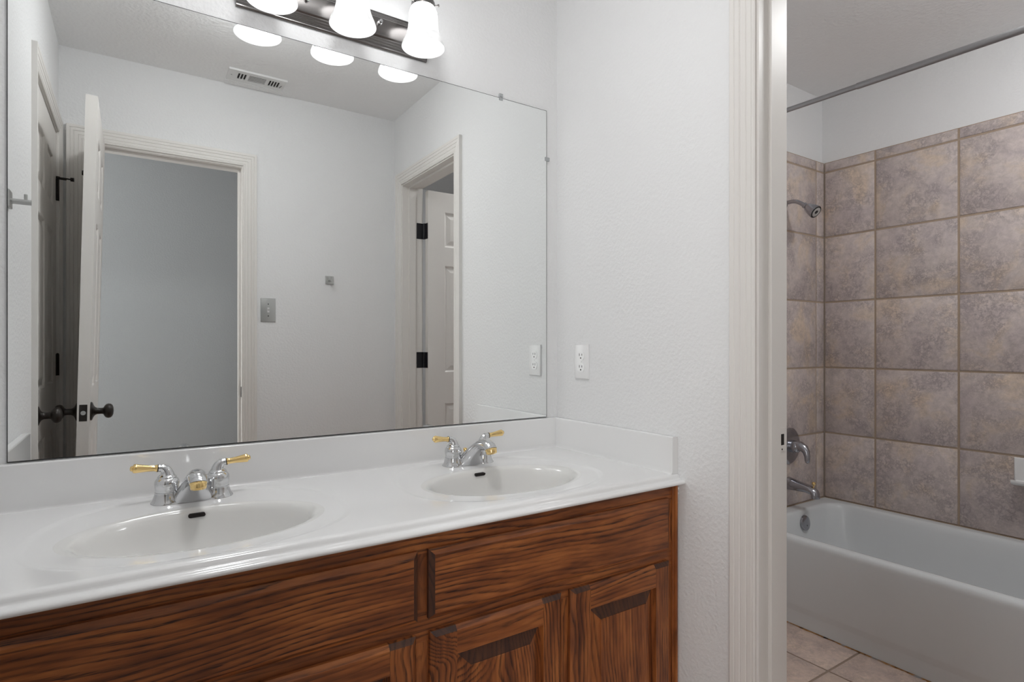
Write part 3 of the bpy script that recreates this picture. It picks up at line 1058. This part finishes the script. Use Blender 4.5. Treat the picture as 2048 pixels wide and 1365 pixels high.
# ------------------------------------------------------------------ vanity light
vl = thing('vanity_light', 'three-light vanity bar with frosted bell shades, above the mirror', 'light fixture', (-0.766, 0, 2.01))
px0, px1, pz0, pz1 = -1.034, -0.505, 2.012, 2.118
prof = [(0, 0), (-0.004, 0), (-0.007, 0.003), (-0.007, 0.007), (-0.012, 0.010), (-0.0125, 0.013), (-0.0165, 0.0155), (-0.0170, 0.0185), (-0.0205, 0.021), (-0.0210, 0.024), (-0.0245, 0.028), (-0.0255, 0.032)]
hh = pz1 - pz0
full = prof + [(p, hh - q) for p, q in reversed(prof)]
b = MB()
b.prism(full, lambda p, q, t: (t, p, pz0 + q), px0, px1)
bpz = b.build('back_plate', M['fixture'], vl, smooth=20, bevel=0.001, segs=1)
SX = (-0.9665, -0.7635, -0.5600)
YS, ZS = -0.0985, 2.000
for xs_ in ((SX[0] + SX[1]) / 2, (SX[1] + SX[2]) / 2):
    b = MB(); b.lathe([(0.0, 0), (0.0065, 0), (0.0065, 0.004), (0.004, 0.006), (0.0055, 0.010), (0.0045, 0.0135), (0, 0.0145)], (xs_, -0.0254, 2.075), (0, -1, 0), 18)
    b.build('finial', M['chrome'], vl, smooth=40)
SH = [(0.0606, 0.0), (0.0603, 0.004), (0.0575, 0.012), (0.0520, 0.024), (0.0472, 0.037), (0.0436, 0.051), (0.0415, 0.066), (0.0408, 0.085), (0.0395, 0.099), (0.0355, 0.110), (0.029, 0.117), (0.024, 0.119)]
for k, x in enumerate(SX):
    b = MB()
    path = []
    for q in range(15):
        t = q / 14
        path.append((x, -0.024 - 0.0745 * (1 - math.cos(PI * min(t * 1.12, 1))) / 2, 2.092 + 0.105 * math.sin(PI * 0.62 * t) ** 1.0))
    b.tube(path + [(x, YS, 2.165), (x, YS, 2.150)], 0.0062, 14)
    ar = b.build('arm', M['fixture'], vl, smooth=45)
    b = MB()                                             # holder cup with its three screws
    b.lathe([(0.0, 0.168), (0.013, 0.168), (0.020, 0.160), (0.0215, 0.150), (0.0225, 0.140), (0.030, 0.134), (0.0335, 0.127), (0.034, 0.114), (0.0325, 0.114), (0.031, 0.126), (0.0, 0.130)], (x, YS, ZS), (0, 0, 1), 32)
    for q in range(3):
        a = R(200 + 120 * q)
        c = Vector((math.cos(a), math.sin(a), 0))
        o_ = Vector((x, YS, ZS + 0.118))
        b.tube([o_ + c * 0.031, o_ + c * 0.043], 0.0018, 8)
        b.lathe([(0, 0), (0.0036, 0), (0.0036, 0.004), (0, 0.0045)], o_ + c * 0.0425, c, 10)
    b.build('shade_holder', M['fixture'], ar, smooth=40)
    b = MB()
    inner = [(r - 0.0028, z_) for r, z_ in reversed(SH)]
    b.lathe(SH, (x, YS, ZS), (0, 0, 1), 48, cap0=False, cap1=False)
    b.build('glass_shade', M['shade'], vl, smooth=60)
    b = MB()
    b.lathe([(0.0, 0.026), (0.012, 0.028), (0.022, 0.035), (0.0275, 0.047), (0.0275, 0.057), (0.024, 0.070), (0.017, 0.084), (0.0135, 0.098), (0.0135, 0.118), (0, 0.118)], (x, YS, ZS), (0, 0, 1), 24)
    b.build('bulb', M['bulb'], vl, smooth=50)

# ------------------------------------------------------------------ outlet, switch, hooks, vent
ol = thing('wall_outlet', 'white duplex outlet plate on the right wall, above the counter splash', 'outlet', (-0.001, -0.138, 1.0387))
oy, oz = -0.138, 1.0957
def plate_box(fn, w, h, t, c):
    m_ = MB()
    def rect(d, q):
        return [fn(-w / 2 + d, -h / 2 + d, q), fn(w / 2 - d, -h / 2 + d, q), fn(w / 2 - d, h / 2 - d, q), fn(-w / 2 + d, h / 2 - d, q)]
    m_.loft([rect(0, 0), rect(0, t - c), rect(c * 0.4, t - c * 0.3), rect(c * 1.2, t)])
    return m_
fo = lambda u, v, w: (-0.0005 - w, oy - u, oz + v)
plate_box(fo, 0.070, 0.1145, 0.0062, 0.003).build('plate', M['plastic'], ol, smooth=50)
for s in (1, -1):
    b = MB()
    pts = []
    for k in range(32):
        t = 2 * PI * k / 32
        u_, v_ = 0.0172 * math.cos(t), 0.0172 * math.sin(t)
        pts.append((u_, max(-0.0143, min(0.0143, v_)) + s * 0.0195))
    b.loft([[fo(u_, v_, 0.0055) for u_, v_ in pts], [fo(u_, v_, 0.0078) for u_, v_ in pts]])
    rc_ = b.build('receptacle', M['plastic'], ol, smooth=40)
    b = MB()
    for du, h_ in ((-0.0063, 0.0085), (0.0063, 0.0070)):
        p, q = fo(du - 0.0011, s * 0.0195 + 0.004 - h_ / 2, 0.0077), fo(du + 0.0011, s * 0.0195 + 0.004 + h_ / 2, 0.0082)
        b.box(*p, *q)
    b.lathe([(0, 0), (0.0026, 0), (0.0026, 0.0006), (0, 0.0006)], fo(0, s * 0.0195 - 0.0072, 0.0076), (-1, 0, 0), 14)
    b.build('slots', M['dark'], rc_)
b = MB(); b.lathe([(0, 0), (0.0032, 0), (0.0028, 0.0012), (0, 0.0014)], fo(0, 0, 0.006), (-1, 0, 0), 14)
b.build('screw', M['plastic'], ol, smooth=40)

sw = thing('light_switch', 'brushed steel light switch plate beside the entry door casing', 'switch', (-0.6775, BY, 1.2718))
fs_ = lambda u, v, w: (-0.6775 - u, BY + 0.0005 + w, 1.3317 + v)
plate_box(fs_, 0.0715, 0.1198, 0.0068, 0.0050).build('plate', M['steel'], sw, smooth=30)
b = MB()
b.loft([[fs_(u_, v_, 0.0060) for u_, v_ in ((-0.005, -0.012), (0.005, -0.012), (0.005, 0.012), (-0.005, 0.012))],
        [fs_(u_, v_, 0.0072) for u_, v_ in ((-0.005, -0.012), (0.005, -0.012), (0.005, 0.012), (-0.005, 0.012))]])
b.loft([[fs_(u_, v_, 0.007) for u_, v_ in ((-0.0036, -0.004), (0.0036, -0.004), (0.0036, 0.007), (-0.0036, 0.007))],
        [fs_(u_, v_, 0.0165) for u_, v_ in ((-0.003, 0.004), (0.003, 0.004), (0.003, 0.0105), (-0.003, 0.0105))]])
tg = b.build('toggle', M['plastic'], sw, bevel=0.0008)
tg['label'] = 'white toggle'
for v_ in (0.0302, -0.0302):
    b = MB(); b.lathe([(0, 0), (0.003, 0), (0.0026, 0.0012), (0, 0.0014)], fs_(0, v_, 0.0066), (0, 1, 0), 12)
    b.build('screw', M['bronze'], sw, smooth=40)

def robe_hook(label, loc, fn):
    h = thing('robe_hook', label, 'hook', loc, 'square-plate robe hooks')
    plate_box(fn, 0.043, 0.043, 0.006, 0.001).build('plate', M['steel'], h)
    b = MB()
    b.tube([fn(0, -0.004, 0.005), fn(0, -0.004, 0.046)], 0.0070, 18)
    b.tube([fn(0, -0.004, 0.035), fn(0, 0.016, 0.035)], 0.0038, 12)
    b.build('peg', M['steel'], h, smooth=40)
    return h
robe_hook('square steel robe hook on the back wall, beyond the light switch', (-0.3687, BY, 1.482), lambda u, v, w: (-0.3687 - u, BY + 0.0005 + w, 1.5038 + v))
robe_hook('square steel robe hook seen side-on, on the left wall by the mirror edge', (LX, -0.325, 1.50), lambda u, v, w: (LX + 0.0005 + w, -0.325 + u, 1.5215 + v))

ve = thing('ceiling_vent', 'white rectangular air vent on the ceiling near the back wall', 'vent', (-0.752, -1.400, H - 0.007))
vx0, vx1, vy0, vy1 = -0.8795, -0.6250, -1.4700, -1.3320
b = MB()
zv = H - 0.0005
holes = []
cx0 = -0.752
for k in range(3):
    holes.append((cx0 - 0.084 + 0.0135 * k, cx0 - 0.084 + 0.0135 * k + 0.009))
holes.append((cx0 - 0.036, cx0 + 0.040))
for k in range(4):
    holes.append((cx0 + 0.054 + 0.0125 * k, cx0 + 0.054 + 0.0125 * k + 0.0085))
hy0, hy1 = -1.432, -1.368
b.box(vx0, vy0, zv - 0.005, vx1, hy0, zv)
b.box(vx0, hy1, zv - 0.005, vx1, vy1, zv)
prev = vx0
for a0, a1 in holes:
    b.box(prev, hy0, zv - 0.005, a0, hy1, zv)
    prev = a1
b.box(prev, hy0, zv - 0.005, vx1, hy1, zv)
b.box(vx0 - 0.001, vy1 - 0.004, zv - 0.009, vx1 + 0.001, vy1 + 0.001, zv)
b.box(vx0 - 0.001, vy0 - 0.001, zv - 0.007, vx1 + 0.001, vy0 + 0.003, zv)
b.build('frame', M['vent'], ve)
b = MB(); b.box(vx0 + 0.03, hy0 - 0.002, zv - 0.0008, vx1 - 0.015, hy1 + 0.002, zv - 0.0002)
b.build('duct', M['dark'], ve)
b = MB()
for k in range(7):
    yv = hy0 + 0.005 + k * 0.009
    b.loft([[(holes[3][0], yv, zv - 0.0034), (holes[3][0], yv + 0.0030, zv - 0.0026), (holes[3][0], yv + 0.0030, zv - 0.0022), (holes[3][0], yv, zv - 0.0030)],
            [(holes[3][1], yv, zv - 0.0034), (holes[3][1], yv + 0.0030, zv - 0.0026), (holes[3][1], yv + 0.0030, zv - 0.0022), (holes[3][1], yv, zv - 0.0030)]])
b.build('louvers', M['vent'], ve)
for x in (vx0 + 0.017, vx1 - 0.014):
    b = MB(); b.lathe([(0, 0), (0.0038, 0), (0.003, 0.0015), (0, 0.002)], (x, -1.400, zv - 0.005), (0, 0, -1), 12)
    b.build('screw', M['grey'], ve, smooth=40)
b = MB(); b.tube([(cx0 + 0.108, -1.425, zv - 0.006), (cx0 + 0.108, -1.385, zv - 0.014)], 0.0014, 8)
b.build('damper_lever', M['black'], ve)

# ------------------------------------------------------------------ bathtub
tu = thing('bathtub', 'white enamel alcove bathtub below the slate-look tile wall', 'bathtub', ((1.009 + TX) / 2, -0.78, 0))
x0, x1, y0, y1 = 1.009, TX - 0.0005, -1.545, TY - 0.0005
ZR = 0.3650
def rrect(xa, xb, ya, yb, r, z, n=14):
    out = []
    for (cx, cy, a0) in ((xb - r, yb - r, 0), (xa + r, yb - r, 90), (xa + r, ya + r, 180), (xb - r, ya + r, 270)):
        for k in range(n):
            a = R(a0 + 90 * k / (n - 1))
            out.append((cx + r * math.cos(a), cy + r * math.sin(a), z))
    return out
b = MB()
rg = []
for d, z in ((0.010, 0.0), (0.010, 0.058), (0.0085, 0.064), (0.0015, 0.086), (0.0, 0.092), (0.0, 0.335), (0.0006, 0.345), (0.0035, 0.354), (0.009, 0.3605), (0.016, 0.3635), (0.026, ZR)):
    rg.append(rrect(x0 + d, x1, y0, y1, 0.003, z))
ia = (x0 + 0.034, x1 - 0.040, y0 + 0.06, y1 - 0.055)
for d, r_, z in ((-0.004, 0.105, ZR), (0.003, 0.10, ZR - 0.0012), (0.009, 0.10, ZR - 0.005), (0.0135, 0.10, ZR - 0.012), (0.019, 0.10, ZR - 0.03), (0.030, 0.10, 0.25), (0.052, 0.11, 0.14), (0.072, 0.12, 0.095), (0.11, 0.12, 0.075), (0.18, 0.10, 0.07)):
    rg.append(rrect(ia[0] + d, ia[1] - d, ia[2] + d * 1.6, ia[3] - d, r_, z))
b.loft(rg)
tub_body = b.build('tub_shell', M['porcelain'], tu, smooth=50)
b = MB()
of = Vector((1.415, y1 - 0.0795, 0.3065))
ax = Vector((0, -1, 0.16)).normalized()
b.lathe([(0.0, 0.0), (0.0355, 0.0), (0.036, 0.004), (0.034, 0.0085), (0.029, 0.011), (0, 0.012)], of, ax, 32)
b.build('overflow_plate', M['dull_chrome'], tu, smooth=35)
b = MB(); b.lathe([(0, 0), (0.0042, 0), (0.0035, 0.002), (0, 0.0024)], of + ax * 0.0115 + Vector((0.0, 0, -0.012)), ax, 12)
b.build('screw', M['dark'], tu, smooth=40)
# ragged old caulk where the apron meets the floor
b = MB()
pr = random.Random(4)
n = 150
va = []
for k in range(n + 1):
    y = -0.20 - 0.9 * k / n
    wv = 0.004 + 0.0035 * math.sin(k * 0.37) * math.sin(k * 0.11) + 0.0022 * pr.random()
    if y < -0.72: wv += 0.006 * pr.random()
    va.append((y, max(0.002, wv)))
b.loft([[(1.0192, y, 0.0002), (1.0188 - w_, y, 0.0004), (1.0188 - w_ * 0.8, y, 0.0022), (1.0192, y, 0.0030)] for y, w_ in va])
struct(b.build('trim_4', M['caulk'], smooth=50))
# caulk between tub and tile
b = MB()
b.box(TX - 0.004, TBY + 0.02, ZR - 0.001, TX - 0.0002, TY, ZR + 0.002)
b.box(1.02, TY - 0.004, ZR - 0.001, TX, TY - 0.0002, ZR + 0.002)
struct(b.build('trim_5', M['grout']))

# tub spout
PX = 1.412
ts = thing('tub_spout', 'chrome tub spout with brass diverter knob, over the tub rim', 'spout', (PX, TY, 0.43))
b = MB()
sec = []
for yy, zc_, hw, hh_ in ((0.0, 0.4640, 0.030, 0.031), (-0.004, 0.4640, 0.0305, 0.0315), (-0.03, 0.4620, 0.028, 0.028), (-0.07, 0.4590, 0.0255, 0.0235), (-0.105, 0.4565, 0.0245, 0.0205), (-0.130, 0.4525, 0.0240, 0.0205)):
    sec.append([Vector((PX + hw * math.cos(2 * PI * k / 28), TY - 0.0003 + yy * 0.86, zc_ + 0.017 + hh_ * math.sin(2 * PI * k / 28))) for k in range(28)])
for tl, cy, cz in ((25, -0.144, 0.4495), (50, -0.1525, 0.4440), (75, -0.157, 0.436), (88, -0.158, 0.4235), (90, -0.158, 0.418)):
    t = R(tl)
    up = Vector((0, -math.sin(t), math.cos(t)))
    sec.append([Vector((PX, TY + (cy + 0.002) * 0.86, cz + 0.017)) + Vector((0.0236 * math.cos(2 * PI * k / 28), 0, 0)) + up * (0.0185 * math.sin(2 * PI * k / 28)) for k in range(28)])
b.loft(sec)
b.build('spout_body', M['dull_chrome'], ts, smooth=45)
b = MB()
b.tube([(PX, TY - 0.126, 0.481), (PX, TY - 0.126, 0.497)], 0.003, 10)
b.lathe([(0, 0), (0.0035, 0), (0.0078, 0.004), (0.0088, 0.010), (0.0070, 0.016), (0, 0.0185)], (PX, TY - 0.126, 0.493), (0, 0, 1), 18)
b.build('diverter_knob', M['brass'], ts, smooth=40)

# shower valve
sv = thing('shower_valve', 'chrome shower valve with round plate and curved lever handle', 'valve', (1.4225, TY, 0.573))
vx, vz = 1.4225, 0.661
b = MB()
b.lathe([(0, 0), (0.088, 0), (0.0885, 0.002), (0.083, 0.006), (0.066, 0.011), (0.045, 0.014), (0.032, 0.015), (0, 0.015)], (vx, TY - 0.0003, vz), (0, -1, 0), 56)
b.build('escutcheon', M['dull_chrome'], sv, smooth=40)
b = MB()
b.lathe([(0.0, 0.014), (0.029, 0.014), (0.030, 0.02), (0.029, 0.036), (0.0265, 0.046), (0.019, 0.054), (0, 0.056)], (vx, TY, vz), (0, -1, 0), 32)
path = [(vx, TY - 0.030, vz + 0.004), (vx, TY - 0.056, vz + 0.006), (vx, TY - 0.074, vz - 0.002), (vx - 0.002, TY - 0.086, vz - 0.018), (vx - 0.004, TY - 0.092, vz - 0.038), (vx - 0.005, TY - 0.0925, vz - 0.056), (vx - 0.005, TY - 0.092, vz - 0.066), (vx - 0.005, TY - 0.0915, vz - 0.070)]
b.tube(path, [0.026, 0.0235, 0.0200, 0.0160, 0.0130, 0.0115, 0.0095, 0.004], 20)
b.build('handle', M['dull_chrome'], sv, smooth=45)

# shower head
SHX = 1.375
sh = thing('showerhead', 'small chrome showerhead on a bent arm, high on the tile wall', 'shower head', (SHX, TY, 1.84))
b = MB()
b.lathe([(0, 0), (0.028, 0), (0.0285, 0.002), (0.022, 0.008), (0.012, 0.012), (0, 0.013)], (SHX, TY - 0.0003, 1.838), (0, -1, 0), 28)
b.build('flange', M['dull_chrome'], sh, smooth=40)
b = MB()
b.tube([(SHX, TY, 1.838), (SHX, TY - 0.028, 1.839), (SHX, TY - 0.048, 1.8385), (SHX, TY - 0.066, 1.8335), (SHX, TY - 0.082, 1.824), (SHX, TY - 0.104, 1.8075)], 0.0095, 18)
b.build('arm', M['dull_chrome'], sh, smooth=45)
b = MB()
hd = Vector((0, -0.79, -0.61)).normalized()
ho = Vector((SHX, TY - 0.100, 1.8105))
b.lathe([(0, 0), (0.0125, 0), (0.0135, 0.004), (0.0125, 0.014), (0.0165, 0.018), (0.0190, 0.022), (0.0215, 0.029), (0.0245, 0.038), (0.0275, 0.050), (0.0300, 0.062), (0.0305, 0.070), (0.0285, 0.0715), (0, 0.071)], ho, hd, 36)
head = b.build('head', M['dull_chrome'], sh, smooth=40)
b = MB()
b.lathe([(0.0215, 0.0705), (0.0285, 0.0705), (0.0285, 0.0735), (0.0215, 0.0735)], ho, hd, 32, False, False)
b.build('gasket', M['rubber'], head, smooth=40)
b = MB()
b.lathe([(0.0, 0.0712), (0.0225, 0.0712), (0.0225, 0.0742), (0.0115, 0.0748), (0.0110, 0.0728), (0.0, 0.0728)], ho, hd, 32)
b.build('spray_face', M['grey'], head, smooth=35)
b = MB()
b.lathe([(0.0, 0.0726), (0.0085, 0.0726), (0.0075, 0.0752), (0.0, 0.0758)], ho, hd, 20)
b.build('nozzle', M['black'], head, smooth=40)

# curtain rod
RXX, RZ0 = 1.030, 2.1395
cr = thing('curtain_rod', 'brushed chrome tension curtain rod across the tub alcove', 'rod', (RXX, -0.78, 2.10))
zr_ = lambda y: RZ0 + 0.0185 * (y + 0.0)
M['rod'] = simple('rod_chrome', (0.40, 0.40, 0.41), 0.36, 1.0)
b = MB(); b.tube([(RXX, -0.0005, zr_(0)), (RXX, -0.53, zr_(-0.53))], 0.0098, 24)
b.build('inner_tube', M['rod'], cr, smooth=45)
b = MB(); b.tube([(RXX, -0.516, zr_(-0.516)), (RXX, -0.519, zr_(-0.519)), (RXX, TBY + 0.0005, zr_(TBY))], [0.0108, 0.0118, 0.0118], 24)
b.build('outer_tube', M['rod'], cr, smooth=30)
for y, d in ((-0.0005, -1), (TBY + 0.0005, 1)):
    b = MB(); b.lathe([(0, 0), (0.018, 0), (0.018, 0.008), (0.013, 0.016), (0, 0.016)], (RXX, y, zr_(y)), (0, d, 0), 24)
    b.build('end_cap', M['rubber'], cr, smooth=40)

# soap dish
sd = thing('soap_dish', 'white ceramic soap dish on the tile wall above the tub', 'soap dish', (TX, -0.86, 0.57))
fd = lambda u, v, w: (TX - 0.0004 - w, -0.861 - u, 0.640 + v)
plate_box(fd, 0.150, 0.112, 0.010, 0.005).build('back', M['plastic'], sd, smooth=50)
b = MB()
poly = [(0.0, -0.052), (0.030, -0.050), (0.058, -0.044), (0.066, -0.036), (0.066, -0.026), (0.060, -0.026), (0.056, -0.034), (0.030, -0.038), (0.008, -0.036), (0.0, -0.030)]
b.prism(poly, lambda p, q, t: fd(t, q, p + 0.006), -0.069, 0.069)
b.build('tray', M['plastic'], sd, smooth=40, bevel=0.002)

# ------------------------------------------------------------------ unseen dome lamps added for fill, bathroom and tub room
def dome(name, label, x, y, mat, r=0.14):
    t = thing(name, label, 'ceiling lamp', (x, y, H - 0.09))
    b = MB(); b.lathe([(0, 0), (r + 0.012, 0), (r + 0.012, 0.012), (r, 0.02), (0, 0.02)], (x, y, H - 0.0005), (0, 0, -1), 40)
    b.build('fill_lamp_base', M['steel'], t, smooth=40)
    b = MB(); b.lathe([(r * math.cos(R(a)), 0.02 + 0.065 * math.sin(R(a))) for a in range(0, 91, 9)], (x, y, H), (0, 0, -1), 40, cap0=False)
    b.build('fill_lamp_glass', mat, t, smooth=60)
    return t
dome('tub_room_fill_lamp', 'unseen flush dome lamp added to brighten the tub room', 0.92, -1.20, M['fill_tub'])
dome('bathroom_fill_lamp', 'unseen flush dome lamp added to fill the bathroom with light', -0.90, -0.66, M['fill_room'], 0.12)
